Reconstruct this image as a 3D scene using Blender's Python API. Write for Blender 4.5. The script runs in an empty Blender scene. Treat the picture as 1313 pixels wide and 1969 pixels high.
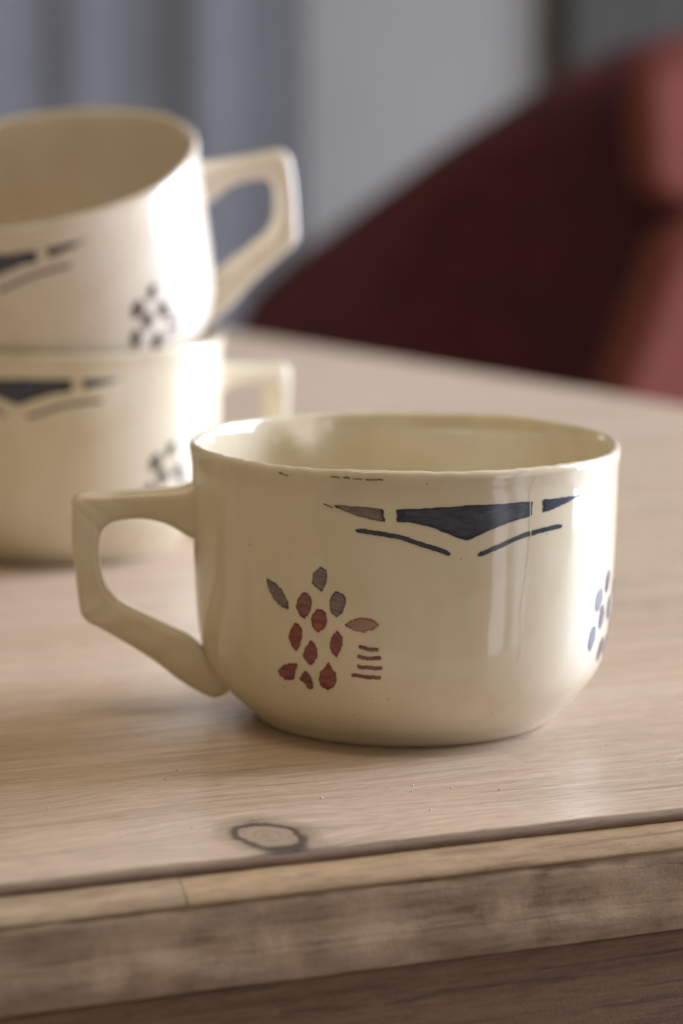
import bpy, bmesh, math, random
from mathutils import Vector, Matrix, noise
random.seed(7)
S = bpy.context.scene
COL = S.collection
R = math.radians

# ---------------------------------------------------------------- camera
cam_d = bpy.data.cameras.new('camera')
cam = bpy.data.objects.new('camera', cam_d); COL.objects.link(cam)
cam_d.sensor_fit = 'VERTICAL'; cam_d.sensor_height = 36; cam_d.sensor_width = 24
cam_d.lens = 105
cam_d.clip_start = 0.02; cam_d.clip_end = 60
cam.matrix_world = Matrix.Translation((-0.0147, -0.686, 0.164)) @ Matrix.Rotation(R(90 - 9.63), 4, 'X') @ Matrix.Rotation(R(0.5), 4, 'Z')
cam_d.dof.use_dof = True; cam_d.dof.focus_distance = 0.634; cam_d.dof.aperture_fstop = 9.5
S.camera = cam

# ---------------------------------------------------------------- light
S.view_settings.view_transform = 'Standard'; S.view_settings.look = 'None'
S.view_settings.exposure = 0.18; S.view_settings.gamma = 1.0
wd = bpy.data.worlds.new('World'); S.world = wd; wd.use_nodes = True
bg = wd.node_tree.nodes['Background']
bg.inputs['Color'].default_value = (1.0, 0.81, 0.56, 1); bg.inputs['Strength'].default_value = 0.22

def area(name, loc, target, sx, sy, power, col):
    l = bpy.data.lights.new(name, 'AREA'); l.shape = 'RECTANGLE'; l.size = sx; l.size_y = sy
    l.energy = power; l.color = col
    o = bpy.data.objects.new(name, l); COL.objects.link(o)
    o.location = loc
    o.rotation_euler = (Vector(target) - Vector(loc)).to_track_quat('-Z', 'Y').to_euler()
    return o
# tall window to the right, reaching almost to the floor, and a narrower two-pane one to the right of the camera
area('window_light', (2.20, 1.36, 0.55), (0, 1.36, 0.55), 1.95, 2.5, 305, (0.74, 0.82, 1.0))
area('side_window_light', (1.25, -1.02, -0.05), (0, -1.02 + .9, -0.05), 0.26, 1.2, 1.7, (0.84, 0.85, 1.0))
area('side_window_light', (1.46, -0.72, -0.05), (0, -0.72 + .7, -0.05), 0.20, 1.2, 0.85, (0.84, 0.85, 1.0))
area('ceiling_bounce_fill', (-0.1, 0.5, 1.55), (-0.1, 0.5, 0), 2.4, 2.2, 6.5, (1.0, 0.82, 0.58))  # overhead area lamp, added as fill for light bounced off the ceiling
area('glint_strip_light', (-0.14, -0.30, 1.25), (-0.14, -0.1, 0.03), 0.62, 0.05, 2.0, (1.0, 0.84, 0.62))  # unseen strip lamp, added and stretched for glints on rim and handle

# ---------------------------------------------------------------- node helpers
def mat(name):
    m = bpy.data.materials.new(name); m.use_nodes = True
    nt = m.node_tree
    return m, nt, nt.nodes['Principled BSDF']
class N:
    def __init__(s, nt): s.nt = nt
    def n(s, t, **k):
        nd = s.nt.nodes.new(t)
        ins = k.pop('ins', {})
        for a, v in k.items(): setattr(nd, a, v)
        for a, v in ins.items(): s.put(nd, a, v)
        return nd
    def put(s, nd, a, v):
        sock = nd.inputs[a]
        if isinstance(v, bpy.types.NodeSocket): s.nt.links.new(v, sock)
        else: sock.default_value = v
    def obj(s): return s.n('ShaderNodeTexCoord').outputs['Object']
    def mapping(s, v, scale=(1,1,1), loc=(0,0,0), rot=(0,0,0)):
        return s.n('ShaderNodeMapping', ins={'Vector': v, 'Scale': scale, 'Location': loc, 'Rotation': rot}).outputs[0]
    def noise(s, v, scale, detail=4, rough=.55, dist=0):
        return s.n('ShaderNodeTexNoise', ins={'Vector': v, 'Scale': scale, 'Detail': detail, 'Roughness': rough, 'Distortion': dist}).outputs['Fac']
    def ramp(s, f, stops, interp='LINEAR'):
        nd = s.n('ShaderNodeValToRGB', ins={'Fac': f}); cr = nd.color_ramp; cr.interpolation = interp
        while len(cr.elements) < len(stops): cr.elements.new(0.5)
        for e, (p, c) in zip(cr.elements, stops):
            e.position = p; e.color = (c[0], c[1], c[2], 1) if isinstance(c, tuple) else (c, c, c, 1)
        return nd.outputs['Color']
    def mix(s, f, a, b, mode='MIX'):
        nd = s.n('ShaderNodeMix', data_type='RGBA', blend_type=mode)
        s.put(nd, 0, f)
        for i, v in ((6, a), (7, b)):
            if isinstance(v, tuple): v = (v[0], v[1], v[2], 1)
            s.put(nd, i, v)
        return nd.outputs[2]
    def math(s, op, a, b=0.0, c=0.0, clamp=False):
        nd = s.n('ShaderNodeMath', operation=op, use_clamp=clamp)
        s.put(nd, 0, a); s.put(nd, 1, b); s.put(nd, 2, c)
        return nd.outputs[0]
    def bump(s, h, strength, dist, normal=None):
        nd = s.n('ShaderNodeBump', ins={'Height': h, 'Strength': strength, 'Distance': dist})
        if normal: s.put(nd, 'Normal', normal)
        return nd.outputs[0]

# ---------------------------------------------------------------- materials
def glaze_mat(name, c1, c2):
    m, nt, p = mat(name); k = N(nt); o = k.obj()
    big = k.noise(o, 22, 3)
    c = k.ramp(big, [(0.3, c1), (0.7, c2)])
    # brownish age bloom in soft blotches
    bl = k.noise(k.mapping(o, (1, 1, 1), (.3, .1, .2)), 60, 4)
    c = k.mix(k.ramp(bl, [(0.48, 0.0), (0.75, 0.36)]), c, (0.60, 0.47, 0.30))
    zz = k.n('ShaderNodeSeparateXYZ', ins={'Vector': o}).outputs[2]
    nearrim = k.ramp(k.math('MULTIPLY', zz, 14.0), [(0.79, 0.0), (0.87, 1.0)])
    st = k.ramp(k.noise(k.mapping(o, (1, 1, 2.2), (5, 1, 0)), 75, 5, .65), [(0.45, 0.0), (0.68, 0.32)])
    c = k.mix(k.math('MULTIPLY', nearrim, st), c, (0.50, 0.41, 0.29))
    streak = k.ramp(k.noise(k.mapping(o, (1, 1, .12), (2, 7, 0)), 140, 3, .6), [(0.5, 0.0), (0.72, 0.16)])
    c = k.mix(streak, c, (0.58, 0.49, 0.35))
    # pin-prick specks in the glaze
    v = k.n('ShaderNodeTexVoronoi', ins={'Vector': o, 'Scale': 260.0, 'Randomness': 1.0})
    sp = k.math('LESS_THAN', v.outputs['Distance'], 0.075)
    gate = k.math('GREATER_THAN', k.n('ShaderNodeSeparateColor', ins={'Color': v.outputs['Color']}).outputs[0], 0.90)
    c = k.mix(k.math('MULTIPLY', k.math('MULTIPLY', sp, gate), 0.45), c, (0.16, 0.11, 0.06))
    nt.links.new(c, p.inputs['Base Color'])
    r = k.ramp(k.noise(o, 45, 3), [(0.3, 0.05), (0.75, 0.12)])
    nt.links.new(r, p.inputs['Roughness'])
    p.inputs['Specular IOR Level'].default_value = 0.5
    p.inputs['IOR'].default_value = 1.62
    h1 = k.noise(k.mapping(o, (1, 1, .35)), 42, 2)
    h2 = k.noise(o, 420, 3)
    b = k.bump(h2, 0.05, 0.0004, k.bump(h1, 0.22, 0.0014))
    nt.links.new(b, p.inputs['Normal'])
    return m
def paint_mat(name, edge, wash, wash2):
    m, nt, p = mat(name); k = N(nt); o = k.obj()
    at = k.n('ShaderNodeAttribute', attribute_name='rim').outputs['Fac']
    n1 = k.noise(o, 520, 4, .65); n2 = k.noise(k.mapping(o, (1, 1, 3.5)), 230, 6, .75)
    w = k.mix(k.ramp(n2, [(0.35, 0.0), (0.65, 1.0)]), wash, wash2)
    f = k.math('ADD', at, k.math('MULTIPLY', k.math('SUBTRACT', n1, 0.5), 1.1))
    c = k.mix(k.ramp(f, [(0.66, 0.0), (0.98, 0.95)]), w, edge)
    nt.links.new(c, p.inputs['Base Color'])
    p.inputs['Roughness'].default_value = 0.16
    return m
def wood_mat(name, c1, c2, c3, rough=0.42, gscale=1.0, knot=None, bumpk=1.0, blotch=None):
    m, nt, p = mat(name); k = N(nt); o = k.obj()
    v = o
    ring = None
    if knot:
        kx, ky = knot
        s = k.n('ShaderNodeSeparateXYZ', ins={'Vector': o})
        wob = k.math('ADD', k.math('MULTIPLY', k.math('SUBTRACT', k.noise(o, 170, 2), 0.5), 0.45), k.math('MULTIPLY', k.math('SUBTRACT', k.noise(o, 900, 3, .7), 0.5), 0.3))
        dx = k.math('DIVIDE', k.math('SUBTRACT', s.outputs[0], kx), 0.0062)
        dy = k.math('DIVIDE', k.math('SUBTRACT', s.outputs[1], ky), 0.0092)
        d = k.math('SQRT', k.math('ADD', k.math('POWER', dx, 2.0), k.math('POWER', dy, 2.0)))
        d = k.math('ADD', d, wob)
        # the grain bends round the knot
        fall = k.math('DIVIDE', 0.0085, k.math('ADD', k.math('MULTIPLY', k.math('MULTIPLY', d, d), 0.10), 1.0))
        sg = k.math('MULTIPLY', fall, k.math('SIGN', dy))
        y2 = k.math('SUBTRACT', s.outputs[1], sg)
        v = k.n('ShaderNodeCombineXYZ', ins={0: s.outputs[0], 1: y2, 2: s.outputs[2]}).outputs[0]
        ring = d
    warp = k.noise(k.mapping(v, (1.2, 5, 5)), 6, 2)
    vv = k.n('ShaderNodeVectorMath', operation='ADD', ins={0: v, 1: k.n('ShaderNodeCombineXYZ', ins={1: k.math('MULTIPLY', warp, 0.012)}).outputs[0]}).outputs[0]
    broad = k.noise(k.mapping(vv, (2.2, 34, 34)), 1.6 * gscale, 4, .6)
    fine = k.noise(k.mapping(vv, (5, 130, 130)), 2.2 * gscale, 6, .7)
    pore = k.noise(k.mapping(vv, (14, 420, 420)), 1.6 * gscale, 3, .6)
    c = k.ramp(broad, [(0.32, c2), (0.5, c1), (0.68, c3)])
    c = k.mix(k.ramp(fine, [(0.34, 0.55), (0.56, 0.0)]), c, tuple(x * .62 for x in c2))
    fib = k.noise(k.mapping(vv, (150, 900, 900)), 1.0 * gscale, 3, .7)
    c = k.mix(k.ramp(fib, [(0.30, 0.5), (0.50, 0.0)]), c, tuple(x * .55 for x in c2))
    c = k.mix(k.ramp(fib, [(0.55, 0.0), (0.75, 0.35)]), c, tuple(min(.8, x * 1.35) for x in c3))
    c = k.mix(k.ramp(pore, [(0.34, 0.65), (0.43, 0.0)]), c, tuple(x * .5 for x in c2))
    if blotch:
        b = k.noise(k.mapping(o, (1, 1, 1), (1, 2, 3)), 75, 5, .6)
        c = k.mix(k.ramp(b, [(0.42, 0.0), (0.62, 0.85)]), c, blotch)
    if ring is not None:
        c = k.mix(k.ramp(k.math('MULTIPLY', ring, 0.5), [(0.30, 1.0), (0.40, 0.9), (0.47, 0.0)]), c, k.mix(k.noise(o, 420, 3), (0.30, 0.225, 0.16), (0.44, 0.34, 0.25)))
        c = k.mix(k.ramp(k.math('MULTIPLY', ring, 0.5), [(0.40, 0.0), (0.46, 0.95), (0.54, 0.9), (0.62, 0.35), (0.95, 0.0)]), c, (0.055, 0.042, 0.040))
        inn = k.math('MULTIPLY', k.math('ADD', k.math('SINE', k.math('MULTIPLY', k.math('ADD', ring, k.math('MULTIPLY', k.noise(o, 300, 3), .5)), 21.0)), 1.0), 0.5)
        c = k.mix(k.math('MULTIPLY', inn, k.ramp(k.math('MULTIPLY', ring, 0.5), [(0.05, 0.5), (0.40, 0.35), (0.43, 0.0)])), c, (0.24, 0.17, 0.12))
        bx = k.math('DIVIDE', k.math('SUBTRACT', s.outputs[0], kx - .0005), 0.0052)
        by = k.math('DIVIDE', k.math('SUBTRACT', s.outputs[1], ky - .0098), 0.0030)
        bl = k.math('ADD', k.math('ADD', k.math('MULTIPLY', bx, bx), k.math('MULTIPLY', by, by)), wob)
        c = k.mix(k.ramp(k.math('MULTIPLY', bl, 0.5), [(0.2, 0.85), (0.6, 0.0)]), c, (0.06, 0.048, 0.048))
        rr = k.math('SINE', k.math('MULTIPLY', ring, 26.0))
        rr = k.math('MULTIPLY', k.math('MULTIPLY', k.math('ADD', rr, 1.0), 0.5), k.ramp(k.math('MULTIPLY', ring, 0.4), [(0.45, 0.0), (0.5, 0.22), (0.85, 0.0)]))
        c = k.mix(rr, c, (0.2, 0.12, 0.08))
    nt.links.new(c, p.inputs['Base Color'])
    rg = k.ramp(fine, [(0.3, rough + .10), (0.7, rough - .06)])
    nt.links.new(rg, p.inputs['Roughness'])
    hb = k.math('ADD', k.math('MULTIPLY', fine, 0.6), k.math('MULTIPLY', pore, 0.5))
    b = k.bump(hb, 0.35 * bumpk, 0.0007)
    rough_n = k.noise(o, 1500, 2)
    b = k.bump(rough_n, 0.18 * bumpk, 0.0003, b)
    nt.links.new(b, p.inputs['Normal'])
    return m
def plain(name, col, rough=.8, var=.18, scale=40, sheen=0):
    m, nt, p = mat(name); k = N(nt); o = k.obj()
    f = k.noise(o, scale, 4)
    c = k.ramp(f, [(0.3, tuple(x * (1 - var) for x in col)), (0.7, tuple(min(1, x * (1 + var)) for x in col))])
    nt.links.new(c, p.inputs['Base Color'])
    p.inputs['Roughness'].default_value = rough
    if sheen: p.inputs['Sheen Weight'].default_value = sheen
    nt.links.new(k.bump(k.noise(o, scale * 8, 3), .2, .002), p.inputs['Normal'])
    return m

GLAZE = glaze_mat('cream_glaze', (0.72, 0.64, 0.47), (0.77, 0.695, 0.535))
PALE = glaze_mat('pale_glaze', (0.70, 0.625, 0.51), (0.74, 0.67, 0.565))
PAINT = {
 'gray': paint_mat('grey_paint', (0.055, 0.042, 0.046), (0.27, 0.215, 0.20), (0.125, 0.098, 0.098)),
 'mix':  paint_mat('brown_red_paint', (0.10, 0.022, 0.022), (0.30, 0.16, 0.13), (0.15, 0.045, 0.042)),
 'red':  paint_mat('dark_red_paint', (0.13, 0.018, 0.020), (0.33, 0.12, 0.10), (0.17, 0.035, 0.036)),
 'pink': paint_mat('pale_pink_paint', (0.17, 0.06, 0.05), (0.40, 0.25, 0.185), (0.33, 0.19, 0.145)),
 'blue': paint_mat('dark_blue_paint', (0.024, 0.030, 0.050), (0.080, 0.093, 0.125), (0.030, 0.036, 0.052)),
 'lilac': paint_mat('violet_blue_paint', (0.06, 0.054, 0.085), (0.14, 0.125, 0.17), (0.09, 0.082, 0.12)),
 'plum': paint_mat('dark_plum_paint', (0.035, 0.022, 0.026), (0.075, 0.05, 0.055), (0.05, 0.034, 0.04)),
 'chip': paint_mat('dark_chip', (0.12, 0.085, 0.05), (0.24, 0.18, 0.11), (0.15, 0.11, 0.065)),
 'crack': paint_mat('pale_crack', (0.78, 0.71, 0.56), (0.80, 0.73, 0.58), (0.76, 0.68, 0.52)),
}
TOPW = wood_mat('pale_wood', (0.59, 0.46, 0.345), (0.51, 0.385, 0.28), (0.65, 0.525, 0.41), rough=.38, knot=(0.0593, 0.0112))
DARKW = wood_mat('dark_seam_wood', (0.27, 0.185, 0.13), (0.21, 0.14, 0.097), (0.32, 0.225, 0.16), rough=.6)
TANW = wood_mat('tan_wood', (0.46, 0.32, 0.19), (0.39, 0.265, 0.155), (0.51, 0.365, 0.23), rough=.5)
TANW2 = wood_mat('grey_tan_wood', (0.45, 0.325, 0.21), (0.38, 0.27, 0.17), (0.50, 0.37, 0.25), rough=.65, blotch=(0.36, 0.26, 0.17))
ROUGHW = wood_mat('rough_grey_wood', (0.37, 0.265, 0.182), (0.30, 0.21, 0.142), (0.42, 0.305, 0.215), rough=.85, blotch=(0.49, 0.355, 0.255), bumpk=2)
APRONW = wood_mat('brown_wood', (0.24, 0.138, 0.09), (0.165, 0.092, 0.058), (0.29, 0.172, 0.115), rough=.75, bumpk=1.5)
WALLM = plain('grey_plaster', (0.160, 0.147, 0.128), .9, .05, 6)
FLOORM = wood_mat('floor_wood', (0.20, 0.13, 0.085), (0.13, 0.085, 0.055), (0.26, 0.18, 0.12), rough=.5, gscale=.3)
CURTM = plain('grey_lilac_cloth', (0.20, 0.196, 0.20), .9, .06, 30, .1)
BURG_SHADED = plain('burgundy_fabric_shaded', (0.070, 0.0125, 0.0145), .95, .3, 40)  # chair fabric with the shade of its dark side put into the colour
BURG_LIT = plain('burgundy_fabric_lit', (0.215, 0.060, 0.046), .95, .15, 60)  # same chair fabric, window light painted in as a paler red
CABM = plain('dark_olive_paint', (0.024, 0.021, 0.015), .9, .1, 20)
BRASS = plain('dull_brass', (0.30, 0.22, 0.10), .4, .1, 90)

# ---------------------------------------------------------------- object helpers
def link(name, bm, m, parent=None, smooth=True, mods=None):
    me = bpy.data.meshes.new(name); bm.to_mesh(me); bm.free()
    me.materials.append(m)
    if smooth:
        for f in me.polygons: f.use_smooth = len(f.vertices) < 5
    o = bpy.data.objects.new(name, me); COL.objects.link(o)
    if parent: o.parent = parent
    return o
def empty(name, label, cat, loc=(0, 0, 0), rot=None, group=None):
    o = bpy.data.objects.new(name, None); COL.objects.link(o); o.empty_display_size = .02
    o.location = loc; o['label'] = label; o['category'] = cat
    if group: o['group'] = group
    if rot is not None: o.rotation_mode = 'QUATERNION'; o.rotation_quaternion = rot
    return o

# ---------------------------------------------------------------- the cups
OUT = [(0.0346, 0.0), (0.0357, 0.0010), (0.0371, 0.0024), (0.0400, 0.0050), (0.0435, 0.0090), (0.0460, 0.0130), (0.0474, 0.0175), (0.0482, 0.0225), (0.0487, 0.029), (0.0491, 0.038), (0.0494, 0.048), (0.0495, 0.0555), (0.0496, 0.0592), (0.0499, 0.0615), (0.0501, 0.0630)]
def spline(P, n):
    out = []
    for i in range(len(P) - 1):
        p0 = P[max(i - 1, 0)]; p1 = P[i]; p2 = P[i + 1]; p3 = P[min(i + 2, len(P) - 1)]
        for j in range(n):
            t = j / n
            out.append(tuple(.5 * ((2 * b) + (-a + c) * t + (2 * a - 5 * b + 4 * c - d) * t * t + (-a + 3 * b - 3 * c + d) * t ** 3)
                             for a, b, c, d in zip(p0, p1, p2, p3)))
    out.append(tuple(P[-1]))
    return out
OUTS = spline(OUT, 4)
def rad_at(z):
    z = min(max(z, OUTS[0][1]), OUTS[-1][1])
    for (r0, z0), (r1, z1) in zip(OUTS, OUTS[1:]):
        if z0 <= z <= z1: return r0 + (r1 - r0) * ((z - z0) / (z1 - z0) if z1 > z0 else 0)
    return OUTS[-1][0]
def wob(th, z, seed):
    w = z / 0.0645
    return w * (0.00016 * math.sin(2 * th + seed) + 0.00009 * math.sin(5 * th + 2 * seed) + 0.00005 * math.sin(9 * th + seed * 3))
def cup_pt(th, r, z, seed):                 # th = 0 faces -Y, positive turns to +X
    rr = r + wob(th, z, seed)
    zz = z + (z / 0.0645) ** 3 * (0.00016 * math.sin(3 * th + seed) + 0.00010 * math.sin(7 * th + 2.2 * seed))
    return Vector((math.sin(th) * rr, -math.cos(th) * rr, zz))
RIM = [(0.05005, 0.0637), (0.0497, 0.0643), (0.0493, 0.06455), (0.0488, 0.06462), (0.0483, 0.06448), (0.0479, 0.0640), (0.04765, 0.0632)]
INN = [(0.0474, 0.0605), (0.0472, 0.056), (0.0470, 0.048), (0.0467, 0.038), (0.0462, 0.028), (0.0455, 0.021), (0.0440, 0.0155), (0.0415, 0.0112), (0.038, 0.0078), (0.033, 0.0058), (0.025, 0.0048), (0.012, 0.0045), (0.0, 0.0045)]
UNDER = [(0.0, 0.0030), (0.020, 0.0030), (0.0305, 0.0028), (0.0318, 0.0016), (0.0325, 0.0003), (0.0332, -0.0), (0.0338, 0.0)]
def bowl_bm(seed, dent=None):
    prof = UNDER[1:] + OUTS + RIM + spline(INN, 2)[:-1]
    n = 160; bm = bmesh.new(); rings = []
    nin = len(UNDER) - 1 + len(OUTS) + 3
    for i, (r, z) in enumerate(prof):
        ring = []
        for k in range(n):
            th = 2 * math.pi * k / n
            rr = r
            if i > nin and dent is not None and z > .02:
                a = (th - dent + math.pi) % (2 * math.pi) - math.pi
                g = math.exp(-(a / .12) ** 2) * math.exp(-((z - .0575) / .0042) ** 2)
                rr -= .0030 * g
            chip = 0
            if .0625 < z:      # uneven glaze on the lip
                q = Vector((math.sin(th) * 6, math.cos(th) * 6, seed * 3.1))
                chip = 0.00022 * noise.noise(q * 2.2) + 0.00014 * noise.noise(q * 6)
            ring.append(bm.verts.new(cup_pt(th, rr, z + chip, seed)))
        rings.append(ring)
    for a, b in zip(rings, rings[1:]):
        for k in range(n):
            bm.faces.new((a[k], a[(k + 1) % n], b[(k + 1) % n], b[k]))
    bm.faces.new(rings[-1])
    bm.faces.new(list(reversed(rings[0])))
    bmesh.ops.recalc_face_normals(bm, faces=bm.faces)
    return bm
HO = [(45.8, 55.1), (49.2, 54.85), (52.4, 53.9), (57.8, 53.45), (63.8, 53.1), (70, 52.85), (74.4, 52.7), (76.2, 52.2), (77.1, 51.0), (77.3, 49), (77.25, 41.67), (76.6, 34.3), (75.7, 26.2), (75.1, 24.2), (73.6, 22.6), (71.1, 21.3), (63.9, 17.0), (57.9, 12.95), (51.8, 8.1), (46.6, 5.15), (44.2, 4.5), (42.0, 5.6), (40.2, 7.8)]
HI = [(45.8, 41.0), (49.3, 41.9), (51.2, 42.9), (53.3, 44.3), (56.6, 45.95), (61.4, 46.85), (66.0, 46.5), (68.6, 45.7), (70.1, 44.2), (70.8, 42.4), (71.0, 39.2), (70.5, 34.9), (69.4, 31.2), (67.5, 28.35), (65.1, 26.5), (57.9, 22.7), (53.0, 20.3), (49.5, 18.4), (46.6, 15.6), (43.6, 12.3), (41.0, 10.2), (39.5, 9.0), (38.8, 8.6)]
def handle_bm():
    O = spline(HO, 4); I = spline(HI, 4)
    bm = bmesh.new(); rings = []; M = 24
    L = len(O)
    for q, (o, i) in enumerate(zip(O, I)):
        o = Vector(o) * .001; i = Vector(i) * .001
        c = (o + i) / 2; h = (o - i) / 2
        t = q / (L - 1)
        w = .0044 + .0011 * max(0, 1 - t / .18) ** 1.5 + .0004 * max(0, (t - .8) / .2)
        ring = []
        for k in range(M):
            a = 2 * math.pi * k / M
            ca, sa = math.cos(a), math.sin(a)
            e = 2 / 4.4
            x = math.copysign(abs(ca) ** e, ca); y = math.copysign(abs(sa) ** e, sa)
            p = c + h * x
            ring.append(bm.verts.new((p.x, y * w * (1 + .02 * math.sin(q * .9)), p.y)))
        rings.append(ring)
    for a, b in zip(rings, rings[1:]):
        for k in range(M):
            bm.faces.new((a[k], a[(k + 1) % M], b[(k + 1) % M], b[k]))
    bm.faces.new(rings[0]); bm.faces.new(rings[-1])
    bmesh.ops.recalc_face_normals(bm, faces=bm.faces)
    return bm

OFF = 0.00009
def surf(thd, zmm, seed, lift=OFF):
    th = R(thd); z = zmm * .001
    return cup_pt(th, rad_at(z) + lift, z, seed)
def closed_spline(P, n):
    out = []; L = len(P)
    for i in range(L):
        p0, p1, p2, p3 = P[i - 1], P[i], P[(i + 1) % L], P[(i + 2) % L]
        for j in range(n):
            t = j / n
            out.append([((1 - t) * b + t * c) * .45 + .55 * .5 * ((2 * b) + (-a + c) * t + (2 * a - 5 * b + 4 * c - d) * t * t + (-a + 3 * b - 3 * c + d) * t ** 3)
                        for a, b, c, d in zip(p0, p1, p2, p3)])
    return out
def rim_attr(bm, vals):
    lay = bm.verts.layers.float['rim']
    for v, x in vals: v[lay] = x
def patch_bm(P, seed, jit=.16, dth=0.0, mirror=False):
    """a painted dab: outline (degrees, mm) laid on the bowl, pigment pooled at its edge"""
    Q = closed_spline([((-a if mirror else a) + dth, z) for a, z in P], 5)
    Q = [(a + random.uniform(-jit, jit) * .8, z + random.uniform(-jit, jit)) for a, z in Q]
    ca = sum(a for a, z in Q) / len(Q); cz = sum(z for a, z in Q) / len(Q)
    bm = bmesh.new(); bm.verts.layers.float.new('rim'); rings = []; vals = []
    for s, e in ((1, 1.0), (.90, .92), (.78, .55), (.55, .28), (.28, .15)):
        ring = [bm.verts.new(surf(ca + (a - ca) * s, cz + (z - cz) * s, seed)) for a, z in Q]
        vals += [(v, e) for v in ring]; rings.append(ring)
    cv = bm.verts.new(surf(ca, cz, seed)); vals.append((cv, .1))
    n = len(Q)
    for a, b in zip(rings, rings[1:]):
        for k in range(n): bm.faces.new((a[k], a[(k + 1) % n], b[(k + 1) % n], b[k]))
    for k in range(n): bm.faces.new((rings[-1][k], rings[-1][(k + 1) % n], cv))
    rim_attr(bm, vals)
    bmesh.ops.recalc_face_normals(bm, faces=bm.faces)
    f = max(bm.faces, key=lambda f: f.calc_area()); c = f.calc_center_median()
    if f.normal.dot(Vector((c.x, c.y, 0))) < 0: bmesh.ops.reverse_faces(bm, faces=bm.faces)
    return bm
def stroke_bm(P, w, seed, dth=0.0, jit=.07, mirror=False, lift=OFF):
    """a brush stroke along (degrees, mm) points, w = full width in mm"""
    C = spline([((-a if mirror else a) + dth, z) for a, z in P], 8)
    bm = bmesh.new(); bm.verts.layers.float.new('rim'); rows = []; vals = []; L = len(C)
    for i, (a, z) in enumerate(C):
        a0, z0 = C[max(i - 1, 0)]; a1, z1 = C[min(i + 1, L - 1)]
        d = Vector(((a1 - a0) * .86, z1 - z0)).normalized(); nn = Vector((-d.y, d.x))
        t = i / (L - 1); end = min(t, 1 - t)
        ww = w * .5 * (min(1, .45 + end * 9)) * (1 + random.uniform(-.10, .10))
        off = random.uniform(-jit, jit)
        row = []
        for s, e in ((-1, 1), (-.72, .9), (0, .3), (.72, .9), (1, 1)):
            v = bm.verts.new(surf(a + nn.x * (s * ww + off) / .86, z + nn.y * (s * ww + off), seed, lift))
            row.append(v); vals.append((v, e if .04 < t < .96 else 1))
        rows.append(row)
    for a, b in zip(rows, rows[1:]):
        for k in range(4): bm.faces.new((a[k], a[k + 1], b[k + 1], b[k]))
    rim_attr(bm, vals)
    bmesh.ops.recalc_face_normals(bm, faces=bm.faces)
    f = max(bm.faces, key=lambda f: f.calc_area()); c = f.calc_center_median()
    if f.normal.dot(Vector((c.x, c.y, 0))) < 0: bmesh.ops.reverse_faces(bm, faces=bm.faces)
    return bm

PETALS = [
    ('gray', [(-24.8, 41.28), (-22.8, 43.01), (-21.3, 42.34), (-21.1, 40.32), (-22.4, 37.58), (-23.6, 37.9), (-25.3, 39.2)]),
    ('gray', [(-18.4, 37.85), (-16.4, 36.94), (-16.1, 35.33), (-16.8, 33.24), (-18.4, 31.99), (-20.1, 33.03), (-20.4, 34.86), (-19.9, 36.73)]),
    ('gray', [(-39.4, 38.96), (-36.4, 38.17), (-34.1, 36.55), (-32.6, 34.24), (-32.4, 32.53), (-34.5, 33.01), (-37.1, 34.59), (-38.6, 36.49)]),
    ('mix', [(-27.5, 37.09), (-26.0, 36.28), (-25.3, 34.9), (-25.8, 32.81), (-27.5, 31.02), (-29.2, 31.89), (-30.0, 33.46), (-29.3, 35.59)]),
    ('red', [(-23.5, 33.48), (-21.6, 32.92), (-21.2, 30.9), (-21.9, 29.21), (-23.6, 28.21), (-25.3, 29.15), (-25.6, 30.97), (-25.0, 32.46)]),
    ('pink', [(-16.4, 30.4), (-14.3, 31.62), (-11.6, 32.27), (-9.0, 31.97), (-7.3, 30.68), (-9.3, 29.5), (-11.6, 28.87), (-14.5, 29.39)]),
    ('red', [(-30.1, 29.87), (-28.5, 28.66), (-28.4, 26.38), (-30.3, 23.29), (-31.8, 24.58), (-32.5, 26.6), (-31.6, 28.56)]),
    ('red', [(-18.4, 28.83), (-17.1, 27.68), (-17.0, 25.61), (-18.6, 22.77), (-20.1, 23.95), (-20.6, 25.58), (-19.7, 27.71)]),
    ('red', [(-25.8, 26.2), (-24.4, 25.08), (-24.0, 23.03), (-25.1, 21.04), (-26.2, 20.47), (-27.8, 21.43), (-28.3, 22.64), (-27.4, 24.6)]),
    ('red', [(-34.5, 19.78), (-30.3, 20.24), (-30.9, 18.57), (-31.8, 16.53), (-33.7, 15.96), (-35.7, 16.51), (-36.8, 17.89)]),
    ('mix', [(-28.0, 18.94), (-26.5, 17.94), (-25.9, 16.25), (-26.2, 14.77), (-27.7, 14.75), (-28.7, 15.97), (-30.1, 16.71), (-29.2, 17.89)]),
    ('red', [(-21.0, 21.59), (-20.2, 20.38), (-19.1, 19.18), (-19.0, 17.27), (-20.2, 15.64), (-21.9, 14.98), (-23.6, 15.59), (-24.1, 17.3), (-23.4, 19.06), (-22.0, 20.24)]),
]
DASHES = [[(-12.7, 25.64), (-10.2, 25.21), (-7.5, 25.15)], [(-13.1, 23.34), (-10.2, 23.06), (-6.8, 23.18)], [(-13.2, 21.12), (-10.3, 20.87), (-6.5, 20.88)], [(-14.8, 19.03), (-10.8, 18.73), (-6.9, 18.62)]]
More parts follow.
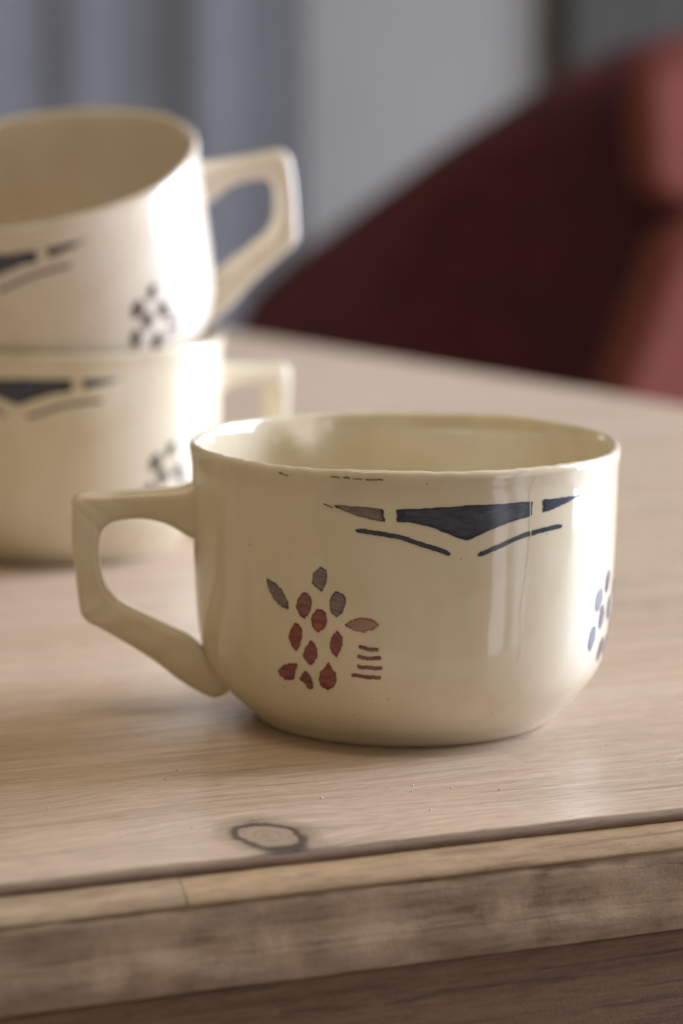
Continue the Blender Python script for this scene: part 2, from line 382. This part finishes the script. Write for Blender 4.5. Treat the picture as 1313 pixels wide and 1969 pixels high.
RIGHT_PETALS = [
    [(71.5, 37.3), (72.8, 35.8), (71.6, 33.2), (69.4, 32.1), (68.2, 33.5), (69.0, 36.0)],
    [(64.8, 34.27), (66.3, 32.23), (65.2, 29.49), (62.7, 28.55), (61.0, 30.04), (61.8, 32.69)],
    [(67.5, 29.87), (69.2, 27.52), (68.2, 24.96), (66.0, 24.0), (64.6, 26.07), (65.4, 28.6)],
    [(74.8, 31.0), (76.6, 29.0), (76.0, 26.4), (73.6, 25.0), (71.9, 27.0), (72.5, 29.6)],
    [(61.9, 25.76), (63.6, 24.21), (63.1, 21.54), (61.2, 19.52), (59.3, 21.37), (59.8, 24.31)],
    [(70.6, 21.8), (72.5, 20.0), (71.9, 17.4), (69.6, 15.9), (67.7, 17.88), (68.2, 20.4)],
    [(80.5, 34.0), (82.5, 33.0), (82.0, 30.6), (80.2, 29.4), (78.4, 30.8), (78.9, 33.0)],
    [(80.0, 26.4), (82.0, 25.0), (81.2, 22.2), (79.6, 21.0), (77.8, 22.4), (78.3, 25.0)],
    [(76.6, 21.8), (78.6, 20.4), (78.0, 17.6), (76.2, 16.2), (74.6, 17.6), (75.0, 20.4)],
]
BAND = [(-3.1, 56.41), (2.4, 56.58), (10.2, 57.0), (17.2, 57.29), (24.7, 57.15), (32.9, 57.16), (32.85, 55.5), (32.8, 53.91), (27.5, 53.2), (20.9, 51.5), (14.7, 49.55), (9.8, 51.0), (5.2, 52.6), (1.0, 53.5), (-3.1, 53.71), (-3.1, 55.0)]
LEFTWING = [(-19.5, 56.82), (-13.1, 56.65), (-6.8, 56.41), (-6.45, 55.0), (-6.1, 53.57), (-9.9, 54.03), (-16.0, 55.47)]
RIGHTWING = [(36.6, 57.2), (42.0, 57.2), (47.6, 57.1), (50.4, 57.05), (47.0, 56.3), (44.2, 55.64), (40.2, 54.94), (36.6, 54.35), (36.6, 55.7)]
LSTROKE = [(-13.5, 51.51), (-7.9, 51.02), (-2.2, 50.22), (2.4, 48.99), (6.6, 47.82), (10.5, 46.49)]
RSTROKE = [(17.7, 46.08), (23.1, 47.64), (29.3, 49.49), (36.1, 50.39), (43.5, 50.86)]

def paint_chevron(bowl, seed, d, lc='gray'):
    link('band', patch_bm(BAND, seed, .10, d), PAINT['blue'], bowl)
    link('wing', patch_bm(LEFTWING, seed, .10, d), PAINT[lc], bowl)
    link('wing', patch_bm(RIGHTWING, seed, .12, d), PAINT['blue'], bowl)
    link('brush_stroke', stroke_bm(LSTROKE, 1.05, seed, d), PAINT['blue'], bowl)
    link('brush_stroke', stroke_bm(RSTROKE, 1.05, seed, d), PAINT['blue'], bowl)
def paint_flower(bowl, seed, d, color=None):
    for c, P in PETALS: link('petal', patch_bm(P, seed, .20, d), PAINT[color or c], bowl)
    for i, P in enumerate(DASHES):
        link('dash', stroke_bm(P, .85, seed, d, jit=.13), PAINT[color or ('mix' if i < 3 else 'red')], bowl)

GROUP = 'cream cups with painted flowers'
def make_cup(label, loc, rot, seed, handle_az, dent, m=None):
    root = empty('teacup', label, 'cup', loc, rot, GROUP)
    bowl = link('bowl', bowl_bm(seed, dent), m or GLAZE, root)
    h = link('handle', handle_bm(), m or GLAZE, root)
    h.rotation_euler = (0, 0, R(handle_az - 90))
    return root, bowl

# front cup
cup, bowl = make_cup('sharp cream cup standing alone in front, handle to the left, red flower and blue band', (0, 0, 0.0002), None, 1.3, -84, R(-146))
paint_chevron(bowl, 1.3, 0)
paint_flower(bowl, 1.3, 0)
for P in RIGHT_PETALS: link('petal', patch_bm(P, 1.3, .12), PAINT['lilac'], bowl)
link('paint_fleck', stroke_bm([(-22.0, 56.92), (-20.8, 56.67), (-19.4, 56.18)], .3, 1.3), PAINT['gray'], bowl)
for P, w in (([(-34.6, 63.3), (-33.9, 63.0), (-33.2, 62.9)], .40), ([(-33.0, 62.75), (-32.4, 62.7), (-31.7, 62.75)], .25),
             ([(-19.9, 63.05), (-18.6, 63.1), (-17.4, 63.0)], .28), ([(-16.6, 62.95), (-15.6, 63.0), (-14.9, 62.9)], .38),
             ([(-14.2, 62.8), (-12.6, 62.85), (-11.8, 62.75)], .20), ([(-11.0, 62.8), (-9.2, 62.7), (-7.9, 62.8), (-6.5, 62.75)], .30)):
    link('rim_chip', stroke_bm(P, w, 1.3, jit=.14), PAINT['chip'], bowl)
link('glaze_crack', stroke_bm([(34.3, 62.9), (32.4, 58.82), (32.7, 49.04), (31.9, 40.93), (30.7, 33.22), (31.3, 25.3), (30.8, 20.73)], .20, 1.3, jit=.02, lift=.00012), PAINT['crack'], bowl)

# lower cup of the stack
LOW = Vector((-0.101, 0.215, 0.0002))
cup2, bowl2 = make_cup('blurred cream cup behind, standing on the table and carrying a tilted second cup', LOW, None, 4.1, 118, R(60))
def paint_side(bowl, seed, d):
    paint_chevron(bowl, seed, d, 'blue')
    for P in RIGHT_PETALS[:6]: link('petal', patch_bm(P, seed, .12, d), PAINT['plum'], bowl)
    for P in DASHES: link('dash', stroke_bm(P, 1.0, seed, d + 88), PAINT['plum'], bowl)
paint_side(bowl2, 4.1, -23)
# upper cup, tilted inside it
ax, ay = R(17.13), R(8.66)
Mx = Matrix.Rotation(ax, 3, 'X'); My = Matrix.Rotation(-ay, 3, 'Y')
rot = (My @ Mx).to_quaternion()
cup3, bowl3 = make_cup('blurred cream cup tilted forward, nested in the top of another cup, brown inside visible', (-0.0982, 0.2221, 0.0550), rot, 2.2, 102, R(60), PALE)
paint_side(bowl3, 2.2, -30)

# ---------------------------------------------------------------- the table
TA = R(23.4)
TO = Vector((-0.0786, -0.1417, 0))
table = empty('table', 'pale wooden table with a knot near its stepped front edge, the cups standing on it', 'table', TO)
table.rotation_euler = (0, 0, TA)
def xend(y): return .597 - y * .236 if y < 1.05 else .35
def poly_bm(P, z0, z1, bev=0, seg=2):
    bm = bmesh.new()
    vs = [bm.verts.new((x, y, z1)) for x, y in P]
    f = bm.faces.new(vs)
    if f.normal.z < 0: bmesh.ops.reverse_faces(bm, faces=[f])
    r = bmesh.ops.extrude_face_region(bm, geom=[f])
    for v in [g for g in r['geom'] if isinstance(g, bmesh.types.BMVert)]: v.co.z = z0
    bmesh.ops.recalc_face_normals(bm, faces=bm.faces)
    if bev: bmesh.ops.bevel(bm, geom=list(bm.edges), offset=bev, segments=seg, affect='EDGES', profile=.5)
    return bm
XL = -0.75
top = link('tabletop', poly_bm([(XL, 0), (xend(0), 0), (xend(1.05), 1.05), (XL, 1.05)], -.0018, 0, .0005, 2), TOPW, table, smooth=False)
def strip_bm(prof, x0, x1, amp=0.00025, n=160, seed=0):
    """sweep an edge profile (out from the front, z) along x; handmade, so not quite straight"""
    bm = bmesh.new(); rows = []
    for i in range(n + 1):
        x = x0 + (x1 - x0) * i / n
        row = []
        for j, (o, z) in enumerate(prof):
            w = amp * noise.noise(Vector((x * 60, j * .7, seed))) + amp * .6 * noise.noise(Vector((x * 220, j * 1.3, seed + 5)))
            if z > -.0036 and j in (0, len(prof) - 1): w *= .3
            row.append(bm.verts.new((x, -(o + w), z + w * .6)))
        rows.append(row)
    m = len(prof)
    for a, b in zip(rows, rows[1:]):
        for k in range(m): bm.faces.new((a[k], a[(k + 1) % m], b[(k + 1) % m], b[k]))
    for r_ in (rows[0], list(reversed(rows[-1]))): bm.faces.new([bm.verts.new(v.co) for v in r_])
    bmesh.ops.recalc_face_normals(bm, faces=[f for f in bm.faces if len(f.verts) == 4])
    return bm
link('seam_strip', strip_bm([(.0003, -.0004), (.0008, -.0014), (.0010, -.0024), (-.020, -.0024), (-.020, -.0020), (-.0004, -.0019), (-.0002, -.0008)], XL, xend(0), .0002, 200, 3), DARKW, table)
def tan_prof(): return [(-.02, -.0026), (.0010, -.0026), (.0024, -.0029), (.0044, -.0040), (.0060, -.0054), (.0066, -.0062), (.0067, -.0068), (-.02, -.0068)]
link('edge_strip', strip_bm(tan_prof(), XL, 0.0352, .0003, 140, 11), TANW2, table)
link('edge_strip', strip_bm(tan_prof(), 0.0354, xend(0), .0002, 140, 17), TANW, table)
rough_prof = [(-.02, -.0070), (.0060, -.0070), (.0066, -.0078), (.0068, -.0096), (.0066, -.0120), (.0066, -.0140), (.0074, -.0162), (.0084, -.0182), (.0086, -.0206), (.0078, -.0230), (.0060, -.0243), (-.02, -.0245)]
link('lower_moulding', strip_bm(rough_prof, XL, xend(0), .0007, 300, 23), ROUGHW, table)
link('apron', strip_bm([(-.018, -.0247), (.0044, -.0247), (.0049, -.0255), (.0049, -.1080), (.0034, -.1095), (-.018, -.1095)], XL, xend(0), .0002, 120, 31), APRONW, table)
for (x, y) in ((XL + .06, .06), (xend(0) - .07, .06), (xend(1) - .08, .95), (XL + .06, .95)):
    lb = bmesh.new(); rows = []
    for z, r_ in ((-.0020, .030), (-.12, .030), (-.14, .026), (-.40, .023), (-.70, .018), (-.7395, .020)):
        rows.append([lb.verts.new((x + r_ * a, y + r_ * b, z)) for a, b in ((-1, -1), (1, -1), (1, 1), (-1, 1))])
    for a, b in zip(rows, rows[1:]):
        for q in range(4): lb.faces.new((a[q], a[(q + 1) % 4], b[(q + 1) % 4], b[q]))
    lb.faces.new(rows[0]); lb.faces.new(rows[-1]); bmesh.ops.recalc_face_normals(lb, faces=lb.faces)
    link('leg', lb, APRONW, table, smooth=False)

# scratches in the varnish and a few crumbs of dust near the front
SCR = plain('pale_scratch', (0.66, 0.54, 0.41), .6, .05, 300)
def ribbon_bm(P, w):
    bm = bmesh.new(); rows = []
    C = spline(P, 10)
    for i, (x, y) in enumerate(C):
        a, b = C[max(i - 1, 0)], C[min(i + 1, len(C) - 1)]
        d = Vector((b[0] - a[0], b[1] - a[1])).normalized(); t = i / (len(C) - 1)
        ww = w * .5 * (.25 + .75 * math.sin(math.pi * t)) * random.uniform(.6, 1.2)
        rows.append([bm.verts.new((x - d.y * q * ww, y + d.x * q * ww, .00003)) for q in (1, -1)])
    for a, b in zip(rows, rows[1:]): bm.faces.new((a[0], b[0], b[1], a[1]))
    bmesh.ops.recalc_face_normals(bm, faces=bm.faces)
    for f in bm.faces:
        if f.normal.z < 0: f.normal_flip()
    return bm
for P, w in (([(.047, .075), (.055, .083), (.062, .086), (.070, .087)], .0004), ([(.030, .058), (.036, .063), (.044, .066)], .0003),
             ([(.16, .030), (.172, .041), (.179, .045)], .0003), ([(.118, .028), (.127, .031), (.133, .030)], .00025)):
    link('scratch', ribbon_bm(P, w), SCR, top)
cb = bmesh.new(); rc = random.Random(5)
for i in range(70):
    x, y = rc.uniform(.02, .24), rc.uniform(.012, .075)
    r_ = rc.choice((.00010, .00013, .00017, .00024))
    g = bmesh.ops.create_icosphere(cb, subdivisions=1, radius=r_)
    for v in g['verts']: v.co = Vector((v.co.x * rc.uniform(.8, 1.6), v.co.y, v.co.z * .8)) + Vector((x, y, r_ * .6))
cr = link('crumbs', cb, plain('pale_crumbs', (0.68, 0.62, 0.52), .8, .2, 900)); cr['kind'] = 'stuff'
cr.location = TO; cr.rotation_euler = (0, 0, TA)

# ---------------------------------------------------------------- behind the table
fl = link('floor', poly_bm([(-2.5, -1.5), (2.5, -1.5), (2.5, 3.2), (-2.5, 3.2)], -.78, -.74), FLOORM, smooth=False); fl['kind'] = 'structure'
wl = link('wall', poly_bm([(-2.5, 2.9), (2.5, 2.9), (2.5, 3.0), (-2.5, 3.0)], -.74, 1.6), WALLM, smooth=False); wl['kind'] = 'structure'

def curtain_bm(x0, x1, y, z0, z1):
    bm = bmesh.new(); n = 240; rows = []
    for zz in range(9):
        z = z0 + (z1 - z0) * zz / 8
        row = []
        for i in range(n + 1):
            t = i / n; x = x0 + (x1 - x0) * t
            s = math.sin(x * 52 + .9) * .0028 + math.sin(x * 97 + 2) * .0006 + math.sin(x * 17) * .004
            row.append(bm.verts.new((x, y + s * (1 + .1 * math.sin(zz * .5)), z)))
        rows.append(row)
    for a, b in zip(rows, rows[1:]):
        for i in range(n): bm.faces.new((a[i], a[i + 1], b[i + 1], b[i]))
    bmesh.ops.solidify(bm, geom=list(bm.faces), thickness=.003)
    return bm
cu = link('curtain', curtain_bm(-1.1, -.055, 2.45, -.7, 1.5), CURTM)
cu['label'] = 'grey lilac curtain hanging in soft folds at the left of the background'; cu['category'] = 'curtain'

def box_bm(x0, x1, y0, y1, z0, z1, bev=.004, seg=2):
    return poly_bm([(x0, y0), (x1, y0), (x1, y1), (x0, y1)], z0, z1, bev, seg)
cl = (.27, 2.9, -.74)
cab = empty('door', 'dark olive panelled door in the wall at the upper right background', 'door', cl)
def lp(o, p): o.location = -Vector(p); return o
lp(link('door_frame', box_bm(.245, .325, 2.865, 2.9, -.74, 1.35, .006), CABM, cab, False), cl)
lp(link('door_frame', box_bm(1.125, 1.205, 2.865, 2.9, -.74, 1.35, .006), CABM, cab, False), cl)
lp(link('door_leaf', box_bm(.328, 1.122, 2.880, 2.9, -.73, 1.33, .003), CABM, cab, False), cl)
for z0, z1 in ((-.60, .02), (.14, 1.20)):
    for x0, x1 in ((.43, .69), (.76, 1.02)):
        lp(link('door_panel', box_bm(x0, x1, 2.868, 2.879, z0, z1, .008), CABM, cab, False), cl)

# armchair
chl = (.25, 1.7, -.74)
ch = empty('armchair', 'dark burgundy upholstered armchair with a sloping side, behind the table', 'armchair', chl)
def side_bm(P, y0, y1, bev=.02):
    bm = bmesh.new()
    vs = [bm.verts.new((x, y0, z)) for x, z in P]
    f = bm.faces.new(vs)
    r = bmesh.ops.extrude_face_region(bm, geom=[f])
    for v in [g for g in r['geom'] if isinstance(g, bmesh.types.BMVert)]: v.co.y = y1
    bmesh.ops.recalc_face_normals(bm, faces=bm.faces)
    bmesh.ops.bevel(bm, geom=list(bm.edges), offset=bev, segments=4, affect='EDGES', profile=.5)
    return bm
lp(link('side_panel', side_bm([(-.16, -.62), (-.115, -.115), (-.085, -.062), (-.03, -.018), (.07, .056), (.15, .107), (.21, .137), (.26, .149), (.34, .150), (.34, -.62)], 1.62, 1.74, .012), BURG_SHADED, ch), chl)
lp(link('backrest', side_bm([(.200, .03), (.195, .125), (.26, .150), (.46, .14), (.46, .0), (.23, .01)], 1.52, 1.60, .02), BURG_LIT, ch), chl)
lp(link('armrest', side_bm([(.160, -.20), (.177, -.11), (.215, .00), (.26, .02), (.46, .0), (.46, -.20)], 1.46, 1.58, .02), BURG_LIT, ch), chl)
lp(link('seat', box_bm(.0, .60, 1.40, 1.615, -.46, -.30, .03, 4), BURG_SHADED, ch), chl)
for x, y in ((.03, 1.43), (.57, 1.43), (-.1, 1.69), (.30, 1.69)):
    lp(link('leg', box_bm(x - .02, x + .02, y - .02, y + .02, -.74, -.46 if y < 1.5 else -.62, .004), APRONW, ch, False), chl)

S.cycles.use_denoising = True
